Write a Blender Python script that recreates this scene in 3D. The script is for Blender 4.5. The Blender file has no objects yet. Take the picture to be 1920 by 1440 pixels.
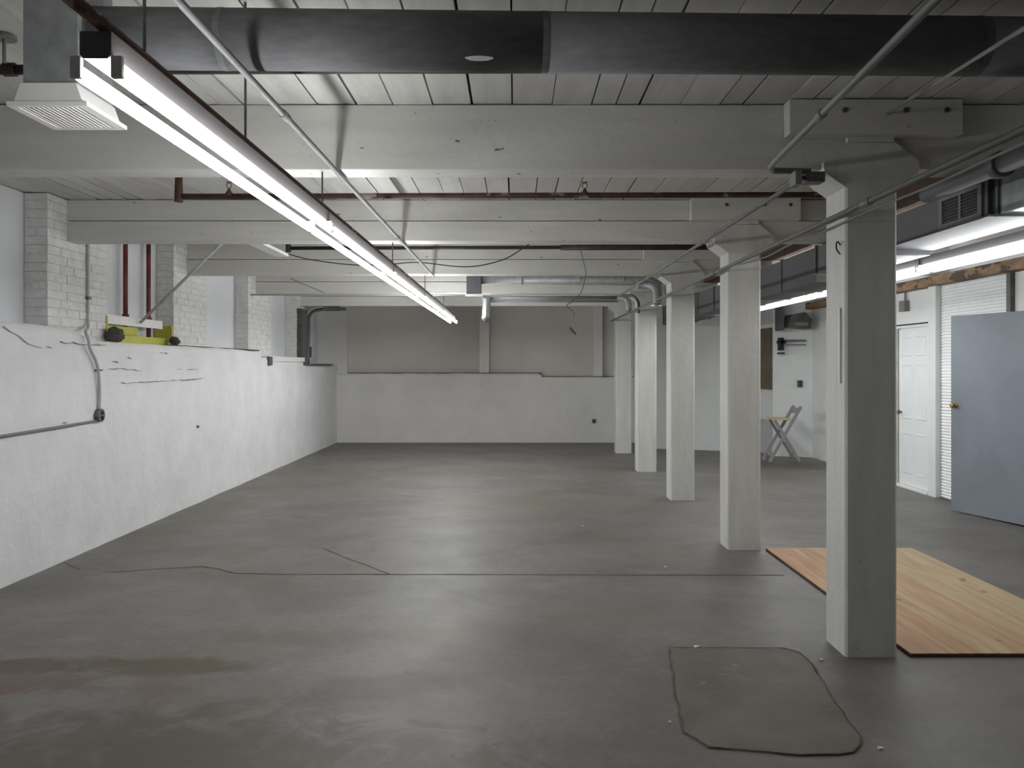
import bpy, bmesh, math, random
from mathutils import Vector, noise
random.seed(7)
C = bpy.context.scene
COL = C.collection
# ------------------------------------------------------------------ camera, world, exposure
EYE = 1.6; F = 1550.0
cam = bpy.data.objects.new('camera', bpy.data.cameras.new('camera')); COL.objects.link(cam)
cam.location = (0, 0, EYE); cam.rotation_euler = (math.pi/2, 0, 0)
cam.data.sensor_width = 36; cam.data.lens = F/1920*36
cam.data.shift_x = -5/1920; cam.data.shift_y = -35/1920
cam.data.clip_start = 0.05
C.camera = cam
w = bpy.data.worlds.new('world'); C.world = w; w.use_nodes = True
w.node_tree.nodes['Background'].inputs[0].default_value = (0.6, 0.7, 0.8, 1)
w.node_tree.nodes['Background'].inputs[1].default_value = 0.05
C.view_settings.view_transform = 'Standard'; C.view_settings.look = 'None'
C.view_settings.gamma = 1; C.view_settings.use_curve_mapping = False
C.view_settings.exposure = 0.0
TUBE_STRENGTH = 25.0

# ------------------------------------------------------------------ materials
def mat(name, col, rough=0.7, metal=0.0, var=0.12, scale=3.0, bump=0.0, bscale=20.0, spots=None, brick=None, rnd=0.0,
        streak=None, spec=0.3):
    m = bpy.data.materials.new(name); m.use_nodes = True
    nt = m.node_tree; N = nt.nodes; L = nt.links
    b = N['Principled BSDF']; b.inputs['Roughness'].default_value = rough; b.inputs['Metallic'].default_value = metal
    b.inputs['Specular IOR Level'].default_value = spec
    geo = N.new('ShaderNodeNewGeometry'); pos = geo.outputs['Position']
    if streak:
        mp = N.new('ShaderNodeMapping'); mp.inputs['Scale'].default_value = streak
        L.new(pos, mp.inputs[0]); spos = mp.outputs[0]
    else: spos = pos
    nz = N.new('ShaderNodeTexNoise'); nz.inputs['Scale'].default_value = scale; nz.inputs['Detail'].default_value = 6
    nz.inputs['Roughness'].default_value = 0.6
    L.new(spos, nz.inputs['Vector'])
    r = N.new('ShaderNodeValToRGB'); L.new(nz.outputs[0], r.inputs[0])
    r.color_ramp.elements[0].position = 0.3; r.color_ramp.elements[1].position = 0.7
    c0 = [max(0, c*(1-var)) for c in col]; c1 = [min(1, c*(1+var*0.5)) for c in col]
    r.color_ramp.elements[0].color = (*c0, 1); r.color_ramp.elements[1].color = (*c1, 1)
    out = r.outputs[0]
    if rnd:
        oi = N.new('ShaderNodeObjectInfo'); mr = N.new('ShaderNodeMapRange')
        mr.inputs['To Min'].default_value = 1-rnd; mr.inputs['To Max'].default_value = 1
        L.new(oi.outputs['Random'], mr.inputs[0])
        mx = N.new('ShaderNodeMix'); mx.data_type = 'RGBA'; mx.blend_type = 'MULTIPLY'; mx.inputs[0].default_value = 1
        L.new(out, mx.inputs[6]); L.new(mr.outputs[0], mx.inputs[7]); out = mx.outputs[2]
    if spots:
        thr, scol, sscale = spots
        n2 = N.new('ShaderNodeTexNoise'); n2.inputs['Scale'].default_value = sscale; n2.inputs['Detail'].default_value = 3
        mp2 = N.new('ShaderNodeMapping'); mp2.inputs['Scale'].default_value = (1, 1, 2.2)
        L.new(pos, mp2.inputs[0]); L.new(mp2.outputs[0], n2.inputs['Vector'])
        r2 = N.new('ShaderNodeValToRGB'); L.new(n2.outputs[0], r2.inputs[0])
        r2.color_ramp.elements[0].position = thr; r2.color_ramp.elements[1].position = thr+0.03
        mx = N.new('ShaderNodeMix'); mx.data_type = 'RGBA'; L.new(r2.outputs[0], mx.inputs[0])
        L.new(out, mx.inputs[6]); mx.inputs[7].default_value = (*scol, 1); out = mx.outputs[2]
    L.new(out, b.inputs['Base Color'])
    h = None
    if bump:
        n3 = N.new('ShaderNodeTexNoise'); n3.inputs['Scale'].default_value = bscale; n3.inputs['Detail'].default_value = 5
        L.new(pos, n3.inputs['Vector'])
        bp = N.new('ShaderNodeBump'); bp.inputs['Strength'].default_value = bump; bp.inputs['Distance'].default_value = 0.02
        L.new(n3.outputs[0], bp.inputs['Height']); h = bp.outputs[0]
    if brick:       # painted-over courses: fine relief only.  brick = 'x' (wall normal along x) or 'y'
        sep = N.new('ShaderNodeSeparateXYZ'); L.new(pos, sep.inputs[0])
        cmb = N.new('ShaderNodeCombineXYZ')
        L.new(sep.outputs['Y' if brick == 'x' else 'X'], cmb.inputs[0]); L.new(sep.outputs['Z'], cmb.inputs[1])
        bt = N.new('ShaderNodeTexBrick'); L.new(cmb.outputs[0], bt.inputs['Vector'])
        bt.inputs['Scale'].default_value = 1; bt.inputs['Brick Width'].default_value = 0.21
        bt.inputs['Row Height'].default_value = 0.075; bt.inputs['Mortar Size'].default_value = 0.006
        bt.inputs['Mortar Smooth'].default_value = 0.8
        # paint fills many joints: fade by a large noise
        n4 = N.new('ShaderNodeTexNoise'); n4.inputs['Scale'].default_value = 1.3; L.new(pos, n4.inputs['Vector'])
        mm = N.new('ShaderNodeMath'); mm.operation = 'MULTIPLY'
        L.new(bt.outputs['Fac'], mm.inputs[0]); L.new(n4.outputs[0], mm.inputs[1])
        bp2 = N.new('ShaderNodeBump'); bp2.invert = True; bp2.inputs['Strength'].default_value = 0.22
        bp2.inputs['Distance'].default_value = 0.008
        L.new(mm.outputs[0], bp2.inputs['Height'])
        if h: L.new(h, bp2.inputs['Normal'])
        h = bp2.outputs[0]
    if h: L.new(h, b.inputs['Normal'])
    return m

M = {}
M['wall'] = mat('painted_masonry', (0.735, 0.738, 0.74), 0.75, var=0.09, scale=2.2, bump=0.55, bscale=9, brick='x', spots=(0.76, (0.42, 0.40, 0.38), 7.0))
M['wall_y'] = mat('painted_masonry_back', (0.80, 0.785, 0.755), 0.8, var=0.08, scale=1.8, bump=0.4, bscale=8, brick='y', spots=(0.77, (0.40, 0.38, 0.36), 7.0))
M['brick'] = mat('painted_brick', (0.77, 0.765, 0.755), 0.75, var=0.14, scale=9, bump=0.6, bscale=35, rnd=0.05, spots=(0.74, (0.33, 0.31, 0.29), 14.0))
M['mortar'] = mat('painted_mortar', (0.68, 0.67, 0.65), 0.9, var=0.25, scale=12, bump=0.5)
M['panel'] = mat('infill_panel_paint', (0.70, 0.71, 0.73), 0.6, var=0.05, scale=1.5, bump=0.15, bscale=6)
M['timber'] = mat('painted_timber', (0.66, 0.65, 0.615), 0.6, var=0.10, scale=1.6, streak=(0.5, 3, 5), bump=0.25, bscale=14, spots=(0.715, (0.20, 0.18, 0.15), 11.0))
M['post'] = mat('painted_post', (0.66, 0.655, 0.62), 0.55, var=0.10, scale=2.5, streak=(4, 4, 0.6), bump=0.3, bscale=16, spots=(0.765, (0.27, 0.25, 0.21), 14.0))
M['plank'] = mat('painted_plank', (0.66, 0.65, 0.62), 0.65, var=0.14, scale=2.2, streak=(6, 0.7, 2), bump=0.25, bscale=12, rnd=0.16, spots=(0.76, (0.3, 0.28, 0.25), 10.0))
M['subfloor'] = mat('dark_subfloor', (0.05, 0.042, 0.036), 0.9)
M['metal'] = mat('galvanised_steel', (0.33, 0.335, 0.345), 0.5, 0.3, var=0.22, scale=14, bump=0.05)
M['duct'] = mat('dull_galvanised_steel', (0.15, 0.15, 0.153), 0.75, 0.1, var=0.2, scale=10, streak=(1, 3, 3), bump=0.05)
M['ductp'] = mat('grey_painted_duct', (0.15, 0.152, 0.165), 0.5, 0.35, var=0.15, scale=4)
M['shiny'] = mat('bright_galvanised', (0.55, 0.6, 0.62), 0.3, 0.8, var=0.25, scale=8)
M['conduit'] = mat('conduit_grey', (0.22, 0.225, 0.22), 0.55, 0.15, var=0.12, scale=6)
M['conduit_w'] = mat('conduit_painted', (0.5, 0.5, 0.5), 0.5, 0.0, var=0.15, scale=6)
M['brownpipe'] = mat('rusty_pipe', (0.10, 0.055, 0.04), 0.6, 0.2, var=0.5, scale=8, spots=(0.62, (0.3, 0.26, 0.22), 6))
M['darkpipe'] = mat('dark_pipe', (0.05, 0.042, 0.038), 0.6, 0.2, var=0.4, scale=8)
M['red'] = mat('red_oxide_pipe', (0.20, 0.055, 0.05), 0.55, 0.0, var=0.5, scale=7)
M['yellow'] = mat('yellow_green_paint', (0.46, 0.45, 0.07), 0.6, var=0.15, scale=8)
M['whiteboard'] = mat('white_board', (0.75, 0.74, 0.72), 0.6, var=0.06)
M['lump'] = mat('dark_wool', (0.11, 0.10, 0.10), 0.95, var=0.5, scale=30, bump=1, bscale=60)
M['black'] = mat('black_rubber', (0.02, 0.02, 0.02), 0.6)
M['greydoor'] = mat('blue_grey_door_paint', (0.235, 0.26, 0.30), 0.5, var=0.14, scale=1.6, bump=0.08, bscale=8)
M['whitedoor'] = mat('white_door_paint', (0.80, 0.83, 0.83), 0.45, var=0.04)
M['siding'] = mat('white_siding', (0.90, 0.92, 0.91), 0.5, var=0.05)
M['wallr'] = mat('painted_wall_right', (0.78, 0.80, 0.79), 0.6, var=0.06, scale=2, bump=0.15, spots=(0.77, (0.4, 0.38, 0.35), 6.0))
M['jamb'] = mat('tan_jamb', (0.5, 0.48, 0.43), 0.6, var=0.2, scale=5)
M['brown'] = mat('stained_old_timber', (0.12, 0.07, 0.045), 0.75, var=0.5, scale=4, streak=(4, 0.6, 4), bump=0.4)
M['tan'] = mat('bare_timber', (0.30, 0.20, 0.12), 0.7, var=0.6, scale=2.5, streak=(3, 1.2, 3), bump=0.3, spots=(0.55, (0.09, 0.06, 0.05), 2.5))
M['brass'] = mat('brass', (0.45, 0.33, 0.12), 0.35, 0.9)
M['box'] = mat('steel_box', (0.17, 0.165, 0.17), 0.5, 0.5, var=0.3, scale=30)
M['housing'] = mat('fixture_enamel', (0.13, 0.12, 0.122), 0.55, 0.0, var=0.06)
M['board'] = mat('brown_board', (0.17, 0.13, 0.085), 0.7, var=0.25, scale=4)
M['chairwood'] = mat('grey_folding_wood', (0.33, 0.32, 0.33), 0.6, var=0.2, scale=6)
M['seatwood'] = mat('pale_yellow_seat', (0.62, 0.5, 0.22), 0.6)
M['darkunit'] = mat('dark_unit_paint', (0.13, 0.125, 0.12), 0.5, 0.3, var=0.4, scale=6)
M['sticker'] = mat('pale_sticker', (0.6, 0.6, 0.56), 0.7, var=0.1, scale=20)
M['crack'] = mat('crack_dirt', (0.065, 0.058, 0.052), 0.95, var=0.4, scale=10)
M['patch'] = mat('patched_concrete', (0.158, 0.146, 0.118), 0.6, var=0.25, scale=3.5, bump=0.2, bscale=30, spots=(0.66, (0.22, 0.21, 0.19), 3.0))
M['chip'] = mat('plaster_chip', (0.7, 0.7, 0.66), 0.8)

def tube_mat(k):          # k scales a unit's output, made stronger to brighten the far end
    tm = bpy.data.materials.new('fluorescent_tube'); tm.use_nodes = True
    b = tm.node_tree.nodes['Principled BSDF']
    b.inputs['Emission Color'].default_value = (0.98, 0.995, 1.0, 1); b.inputs['Emission Strength'].default_value = TUBE_STRENGTH*k
    b.inputs['Base Color'].default_value = (0.9, 0.9, 0.9, 1)
    return tm

def floor_material():
    m = bpy.data.materials.new('worn_concrete'); m.use_nodes = True
    nt = m.node_tree; N = nt.nodes; L = nt.links; b = N['Principled BSDF']
    geo = N.new('ShaderNodeNewGeometry'); pos = geo.outputs['Position']
    def nz(scale, det=6, sc=(1, 1, 1), dist=0.0):
        mp = N.new('ShaderNodeMapping'); mp.inputs['Scale'].default_value = sc; L.new(pos, mp.inputs[0])
        n = N.new('ShaderNodeTexNoise'); n.inputs['Scale'].default_value = scale; n.inputs['Detail'].default_value = det
        n.inputs['Distortion'].default_value = dist; n.inputs['Roughness'].default_value = 0.6
        L.new(mp.outputs[0], n.inputs['Vector']); return n.outputs[0]
    def ramp(fac, stops):
        r = N.new('ShaderNodeValToRGB'); L.new(fac, r.inputs[0]); e = r.color_ramp.elements
        e[0].position, e[0].color = stops[0][0], (*stops[0][1], 1); e[1].position, e[1].color = stops[-1][0], (*stops[-1][1], 1)
        for p, c in stops[1:-1]: x = e.new(p); x.color = (*c, 1)
        return r.outputs[0]
    def mix(f, a, c, mode='MIX'):
        x = N.new('ShaderNodeMix'); x.data_type = 'RGBA'; x.blend_type = mode
        if isinstance(f, float): x.inputs[0].default_value = f
        else: L.new(f, x.inputs[0])
        L.new(a, x.inputs[6])
        if isinstance(c, tuple): x.inputs[7].default_value = (*c, 1)
        else: L.new(c, x.inputs[7])
        return x.outputs[2]
    def mth(op, a, c):
        x = N.new('ShaderNodeMath'); x.operation = op
        for i, v in enumerate((a, c)):
            if isinstance(v, (int, float)): x.inputs[i].default_value = v
            else: L.new(v, x.inputs[i])
        return x.outputs[0]
    out = ramp(nz(0.9, 7, (1, 1.3, 1), 0.6), [(0.28, (0.122, 0.112, 0.102)), (0.5, (0.160, 0.149, 0.139)), (0.72, (0.200, 0.189, 0.178))])
    out = mix(0.5, out, ramp(nz(6, 8), [(0.3, (0.78, 0.78, 0.78)), (0.7, (1.12, 1.12, 1.12))]), 'MULTIPLY')
    out = mix(0.8, out, ramp(nz(22, 5), [(0.3, (0.86, 0.855, 0.85)), (0.65, (1.08, 1.08, 1.08))]), 'MULTIPLY')
    out = mix(ramp(nz(9, 2), [(0.735, (0, 0, 0)), (0.76, (0.7, 0.7, 0.7))]), out, (0.07, 0.062, 0.052))
    out = mix(ramp(nz(13, 2, (1, 1, 3)), [(0.76, (0, 0, 0)), (0.78, (0.7, 0.7, 0.7))]), out, (0.32, 0.32, 0.31))
    big = nz(0.55, 5, (1, 1.5, 1), 1.0)
    out = mix(ramp(big, [(0.54, (0, 0, 0)), (0.68, (0.5, 0.5, 0.5))]), out, (0.165, 0.145, 0.115))
    sep = N.new('ShaderNodeSeparateXYZ'); L.new(pos, sep.inputs[0])
    warp = nz(3.2, 8, (1, 1, 1), 1.5)
    # individual stains and dark patches, near ones darkened further to imitate weaker light: x, y, half-length, half-width, colour, opacity
    for x, y, rx, ry, col, op in ((-2.75, 4.42, 0.62, 0.13, (0.09, 0.06, 0.042), .9), (-1.85, 4.40, 0.42, 0.13, (0.085, 0.068, 0.038), .8), (-1.78, 4.12, 0.25, 0.16, (0.13, 0.085, 0.062), .5),
                                  (-1.2, 4.85, 0.55, 0.14, (0.12, 0.11, 0.085), .6), (-2.6, 4.15, 0.5, 0.14, (0.11, 0.065, 0.042), .7), (-0.65, 4.1, 0.4, 0.2, (0.09, 0.075, 0.055), .6),
                                  (-1.6, 3.35, 1.5, 0.5, (0.075, 0.062, 0.045), .75), (-0.5, 3.3, 0.8, 0.15, (0.10, 0.09, 0.06), .5), (-0.5, 4.9, 0.25, 0.25, (0.15, 0.125, 0.085), .5),
                                  (0.0, 9.8, 1.0, 0.25, (0.17, 0.15, 0.10), .5), (0.6, 5.3, 0.35, 0.12, (0.17, 0.15, 0.105), .5), (-3.3, 10, 0.35, 4.5, (0.12, 0.10, 0.075), .5), (-2.4, 6.35, 0.5, 0.2, (0.14, 0.10, 0.08), .5),
                                  (0, 16.9, 4, 0.3, (0.11, 0.095, 0.07), .6), (4.4, 13.2, 0.8, 0.6, (0.085, 0.068, 0.038), .8), (1.95, 5.0, 0.35, 0.7, (0.12, 0.11, 0.08), .5)):
        dx = mth('DIVIDE', mth('SUBTRACT', sep.outputs[0], x), rx); dy = mth('DIVIDE', mth('SUBTRACT', sep.outputs[1], y), ry)
        rr = mth('ADD', mth('MULTIPLY', dx, dx), mth('MULTIPLY', dy, dy))
        v = mth('ADD', rr, mth('MULTIPLY', mth('SUBTRACT', warp, 0.5), 5.0))
        x_ = N.new('ShaderNodeMapRange'); x_.interpolation_type = 'SMOOTHSTEP'; L.new(v, x_.inputs[0])
        x_.inputs['From Min'].default_value = 1.5; x_.inputs['From Max'].default_value = 0.1
        x_.inputs['To Min'].default_value = 0; x_.inputs['To Max'].default_value = op
        out = mix(x_.outputs[0], out, col)
    pale = nz(1.1, 5, (1, 1.2, 1), 0.4)
    out = mix(ramp(pale, [(0.60, (0, 0, 0)), (0.74, (0.45, 0.45, 0.45))]), out, (0.25, 0.25, 0.245))
    L.new(out, b.inputs['Base Color'])
    rr = N.new('ShaderNodeMapRange'); L.new(nz(1.6, 5), rr.inputs[0]); rr.inputs['To Min'].default_value = 0.38; rr.inputs['To Max'].default_value = 0.62
    L.new(rr.outputs[0], b.inputs['Roughness']); b.inputs['Specular IOR Level'].default_value = 0.45
    bp = N.new('ShaderNodeBump'); bp.inputs['Strength'].default_value = 0.15; bp.inputs['Distance'].default_value = 0.01
    L.new(nz(14, 6), bp.inputs['Height']); L.new(bp.outputs[0], b.inputs['Normal'])
    return m
M['floor'] = floor_material()

def ply_material():
    m = bpy.data.materials.new('plywood_face'); m.use_nodes = True
    nt = m.node_tree; N = nt.nodes; L = nt.links; b = N['Principled BSDF']
    geo = N.new('ShaderNodeNewGeometry'); sep = N.new('ShaderNodeSeparateXYZ'); L.new(geo.outputs['Position'], sep.inputs[0])
    mr = N.new('ShaderNodeMapRange'); L.new(sep.outputs[0], mr.inputs[0]); mr.inputs['From Min'].default_value = 2.18; mr.inputs['From Max'].default_value = 3.42
    r = N.new('ShaderNodeValToRGB'); r.color_ramp.interpolation = 'CONSTANT'; L.new(mr.outputs[0], r.inputs[0])
    e = r.color_ramp.elements; e[0].position = 0; e[0].color = (0.44, 0.26, 0.14, 1); e[1].position = 0.30; e[1].color = (0.47, 0.325, 0.19, 1)
    for p, c in ((0.17, (0.47, 0.30, 0.16)), (0.20, (0.43, 0.26, 0.14)), (0.44, (0.455, 0.30, 0.175)), (0.62, (0.46, 0.34, 0.205)), (0.84, (0.46, 0.35, 0.22))):
        x = e.new(p); x.color = (*c, 1)
    mp = N.new('ShaderNodeMapping'); mp.inputs['Scale'].default_value = (14, 1.0, 1); L.new(geo.outputs['Position'], mp.inputs[0])
    n = N.new('ShaderNodeTexNoise'); n.inputs['Scale'].default_value = 1.6; n.inputs['Detail'].default_value = 6; n.inputs['Distortion'].default_value = 0.6
    L.new(mp.outputs[0], n.inputs['Vector'])
    r2 = N.new('ShaderNodeValToRGB'); L.new(n.outputs[0], r2.inputs[0]); r2.color_ramp.elements[0].position = .25; r2.color_ramp.elements[1].position = .7
    r2.color_ramp.elements[0].color = (.8, .77, .74, 1); r2.color_ramp.elements[1].color = (1.2, 1.2, 1.2, 1)
    mx = N.new('ShaderNodeMix'); mx.data_type = 'RGBA'; mx.blend_type = 'MULTIPLY'; mx.inputs[0].default_value = 1
    L.new(r.outputs[0], mx.inputs[6]); L.new(r2.outputs[0], mx.inputs[7])
    v = N.new('ShaderNodeTexVoronoi'); v.inputs['Scale'].default_value = 1.0; mp3 = N.new('ShaderNodeMapping'); mp3.inputs['Scale'].default_value = (5, 3, 1)
    L.new(geo.outputs['Position'], mp3.inputs[0]); L.new(mp3.outputs[0], v.inputs['Vector'])
    r3 = N.new('ShaderNodeValToRGB'); L.new(v.outputs['Distance'], r3.inputs[0]); r3.color_ramp.elements[0].position = .05; r3.color_ramp.elements[1].position = .13
    r3.color_ramp.elements[0].color = (.5, .42, .36, 1); r3.color_ramp.elements[1].color = (1, 1, 1, 1)
    mx2 = N.new('ShaderNodeMix'); mx2.data_type = 'RGBA'; mx2.blend_type = 'MULTIPLY'; mx2.inputs[0].default_value = 1
    L.new(mx.outputs[2], mx2.inputs[6]); L.new(r3.outputs[0], mx2.inputs[7])
    L.new(mx2.outputs[2], b.inputs['Base Color']); b.inputs['Roughness'].default_value = 0.6
    return m
M['ply'] = ply_material()

# ------------------------------------------------------------------ mesh helpers (world coordinates)
class MB:
    def __init__(s): s.v = []; s.f = []
    def add(s, vs, fs):
        n = len(s.v); s.v += [tuple(v) for v in vs]; s.f += [tuple(i+n for i in f) for f in fs]; return s
    def box(s, x0, x1, y0, y1, z0, z1, b=0.0):
        bm = bmesh.new(); bmesh.ops.create_cube(bm, size=1)
        for v in bm.verts:
            v.co = Vector(((x0+x1)/2+v.co.x*(x1-x0), (y0+y1)/2+v.co.y*(y1-y0), (z0+z1)/2+v.co.z*(z1-z0)))
        if b: bmesh.ops.bevel(bm, geom=bm.edges[:], offset=b, segments=2, affect='EDGES', profile=0.6)
        bm.verts.index_update()
        s.add([v.co[:] for v in bm.verts], [[v.index for v in f.verts] for f in bm.faces]); bm.free(); return s
    def prism(s, pts, axis, a, b):       # pts in the other two axes (order xz for axis y, yz for x, xy for z)
        def P(p, t): return {'y': (p[0], t, p[1]), 'x': (t, p[0], p[1]), 'z': (p[0], p[1], t)}[axis]
        n = len(pts)
        vs = [P(p, a) for p in pts]+[P(p, b) for p in pts]
        fs = [tuple(range(n))[::-1], tuple(range(n, 2*n))]+[(i, (i+1) % n, n+(i+1) % n, n+i) for i in range(n)]
        return s.add(vs, fs)
    def tube(s, pts, r, n=10, cap=True):
        pts = [Vector(p) for p in pts]; rs = r if isinstance(r, (list, tuple)) else [r]*len(pts)
        t0 = (pts[1]-pts[0]).normalized(); up = Vector((0, 0, 1)) if abs(t0.z) < 0.9 else Vector((1, 0, 0))
        u = t0.cross(up).normalized(); vs = []; fs = []
        for i, p in enumerate(pts):
            a = (pts[i]-pts[i-1]).normalized() if i else t0
            c = (pts[i+1]-pts[i]).normalized() if i < len(pts)-1 else a
            t = (a+c).normalized() if (a+c).length > 1e-6 else a
            u = (u-t*u.dot(t)).normalized(); v = t.cross(u)
            k = 1/max(0.5, math.sqrt(max(0.01, (1+a.dot(c))/2)))
            for j in range(n):
                an = 2*math.pi*j/n; vs.append(p+(u*math.cos(an)+v*math.sin(an))*rs[i]*k)
        for i in range(len(pts)-1):
            for j in range(n): fs.append((i*n+j, i*n+(j+1) % n, (i+1)*n+(j+1) % n, (i+1)*n+j))
        if cap: fs += [tuple(range(n))[::-1], tuple(range((len(pts)-1)*n, len(pts)*n))]
        return s.add(vs, fs)
    def bar(s, p, q, w, h):              # square bar from p to q
        p, q = Vector(p), Vector(q); t = (q-p).normalized(); up = Vector((0, 0, 1)) if abs(t.z) < 0.95 else Vector((0, 1, 0))
        u = t.cross(up).normalized()*w/2; v = t.cross(u).normalized()*h/2
        vs = [p-u-v, p+u-v, p+u+v, p-u+v, q-u-v, q+u-v, q+u+v, q-u+v]
        return s.add(vs, [(0, 3, 2, 1), (4, 5, 6, 7), (0, 1, 5, 4), (1, 2, 6, 5), (2, 3, 7, 6), (3, 0, 4, 7)])
OFF = {}
def mk(name, mb, m, parent=None, smooth=False, loc=None):
    off = OFF[parent.name] if parent else Vector(loc or (0, 0, 0))
    me = bpy.data.meshes.new(name); me.from_pydata([tuple(Vector(v)-off) for v in mb.v], [], mb.f); me.update()
    bm = bmesh.new(); bm.from_mesh(me); bmesh.ops.recalc_face_normals(bm, faces=bm.faces); bm.to_mesh(me); bm.free()
    me.materials.append(M[m] if isinstance(m, str) else m)
    if smooth:
        for p in me.polygons: p.use_smooth = len(p.vertices) <= 4
    o = bpy.data.objects.new(name, me); COL.objects.link(o); OFF[o.name] = off
    if parent: o.parent = parent
    else: o.location = off
    return o
def tag(o, label, cat, group=None):
    o['label'] = label; o['category'] = cat
    if group: o['group'] = group
    return o
def thing(name, label, cat, loc, group=None):
    o = bpy.data.objects.new(name, None); COL.objects.link(o); o.location = loc; OFF[o.name] = Vector(loc)
    return tag(o, label, cat, group)
def solo(name, label, cat, mb, m, group=None, smooth=False):
    xs = [v[0] for v in mb.v]; ys = [v[1] for v in mb.v]; zs = [v[2] for v in mb.v]
    o = mk(name, mb, m, None, smooth, ((min(xs)+max(xs))/2, (min(ys)+max(ys))/2, min(zs)))
    return tag(o, label, cat, group)
def struct(name, mb=None, m=None):
    if mb is None:
        o = bpy.data.objects.new(name, None); COL.objects.link(o); OFF[o.name] = Vector((0, 0, 0))
    else: o = mk(name, mb, m)
    o['kind'] = 'structure'; return o
def at(px, py, d): return ((px-965)/F*d, d, EYE-(py-685)/F*d)
def smoothpts(pts, k=6):
    P = [Vector(p) for p in pts]; out = []
    for i in range(len(P)-1):
        p0 = P[max(i-1, 0)]; p1 = P[i]; p2 = P[i+1]; p3 = P[min(i+2, len(P)-1)]
        for j in range(k):
            t = j/k
            out.append(0.5*((2*p1)+(p2-p0)*t+(2*p0-5*p1+4*p2-p3)*t*t+(3*p1-p0-3*p2+p3)*t**3))
    out.append(P[-1]); return out
_unit = {}
def unit(name, m, bev=0.0):
    if (name, m) not in _unit:
        mb = MB().box(-.5, .5, -.5, .5, -.5, .5); me = bpy.data.meshes.new(name); me.from_pydata(mb.v, [], mb.f); me.materials.append(M[m]); _unit[(name, m)] = me
    return _unit[(name, m)]
def block(name, m, x0, x1, y0, y1, z0, z1, parent, rot=0.0):
    o = bpy.data.objects.new(name, unit(name, m)); COL.objects.link(o); o.parent = parent
    o.location = ((x0+x1)/2, (y0+y1)/2, (z0+z1)/2); o.scale = (x1-x0, y1-y0, z1-z0); o.rotation_euler = (0, 0, rot)
    return o

CEIL = 3.05; BB = 2.684            # ceiling and beam underside heights
YS = [4.53+2.63*i for i in range(5)]          # column fronts
Y_NEAR = -3.0; XR = 5.17

# ------------------------------------------------------------------ floor
fl = struct('floor', MB().box(-4.3, XR+1.6, Y_NEAR-0.2, 17.5, -0.2, 0.0), 'floor')
def ribbon(pts, w, z=0.0015):
    mb = MB(); P = [Vector((p[0], p[1], 0)) for p in pts]; vs = []
    for i, p in enumerate(P):
        t = (P[min(i+1, len(P)-1)]-P[max(i-1, 0)]).normalized(); n = Vector((-t.y, t.x, 0)); ww = w*(0.6+0.8*random.random())/2
        vs += [(p+n*ww).to_tuple()[:2]+(z,), (p-n*ww).to_tuple()[:2]+(z,)]
    mb.add(vs, [(2*i, 2*i+1, 2*i+3, 2*i+2) for i in range(len(P)-1)]); return mb
def fp(px, py): d = EYE*F/(py-685); return ((px-965)/F*d, d)
def densify(pts, step=0.12, j=0.006):
    out = []
    for a, b_ in zip(pts, pts[1:]):
        n = max(1, int((Vector(b_)-Vector(a)).length/step))
        for i in range(n): out.append((a[0]+(b_[0]-a[0])*i/n+random.uniform(-j, j), a[1]+(b_[1]-a[1])*i/n+random.uniform(-j, j)))
    out.append(pts[-1]); return out
mk('floor_crack', ribbon(densify([fp(195, 1072), fp(225, 1072), fp(300, 1067), fp(380, 1062), fp(410, 1067), fp(440, 1075), fp(520, 1077), fp(725, 1077), fp(1100, 1078), fp(1470, 1079)]), 0.015), 'crack', fl)
mk('floor_crack', ribbon(densify([fp(605, 1028), fp(660, 1050), fp(690, 1060), fp(728, 1076)]), 0.012), 'crack', fl)
mk('floor_crack', ribbon(densify([fp(120, 1056), fp(150, 1068)]), 0.012), 'crack', fl)
# patched concrete
def rough_poly(c, j=0.008, step=0.06):
    pts = []
    for a, b_ in zip(c, c[1:]+c[:1]):
        n = max(1, int((Vector(b_)-Vector(a)).length/step))
        for i in range(n): pts.append((a[0]+(b_[0]-a[0])*i/n+random.uniform(-j, j), a[1]+(b_[1]-a[1])*i/n+random.uniform(-j, j)))
    return pts
pc = [fp(1255, 1216), fp(1470, 1217), fp(1500, 1226), fp(1520, 1245), fp(1562, 1310), fp(1612, 1385), fp(1616, 1400), fp(1600, 1412), fp(1570, 1417), fp(1500, 1417), fp(1330, 1402), fp(1283, 1375), fp(1268, 1300)]
mk('concrete_patch', MB().prism(rough_poly(pc), 'z', -0.01, 0.006), 'patch', fl)
cent = Vector((sum(p[0] for p in pc)/len(pc), sum(p[1] for p in pc)/len(pc)))
edge = densify(pc+pc[:1], 0.08, 0.008)
mk('patch_edge', ribbon(edge, 0.009, 0.0075), mat('patch_rim', (0.105, 0.097, 0.072), 0.8, var=0.4, scale=5), fl)

# ------------------------------------------------------------------ ceiling
ce = struct('ceiling', MB().box(-4.3, XR+0.2, Y_NEAR-0.2, 17.5, CEIL+0.024, CEIL+0.2), 'subfloor')
def plank_row(y0, y1):
    x = -4.28; k = 0
    while x < XR+0.1:
        wd = random.choice((0.135, 0.165, 0.185, 0.20, 0.22)); gap = random.choice((0.005, 0.008, 0.010, 0.014))
        if y0 > 4 and y0 < 5 and x < -3.0: wd = 0.13; gap = 0.03 if -3.85 < x < -3.35 else 0.006
        x1 = min(x+wd, XR+0.12); dz = random.uniform(0, 0.006)
        block('plank', 'plank', x, x1-gap, y0, y1, CEIL-0.006+dz, CEIL+0.023, ce)
        x = x1
plank_row(Y_NEAR, 4.66); plank_row(4.67, 7.30); plank_row(7.31, 17.4)

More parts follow.
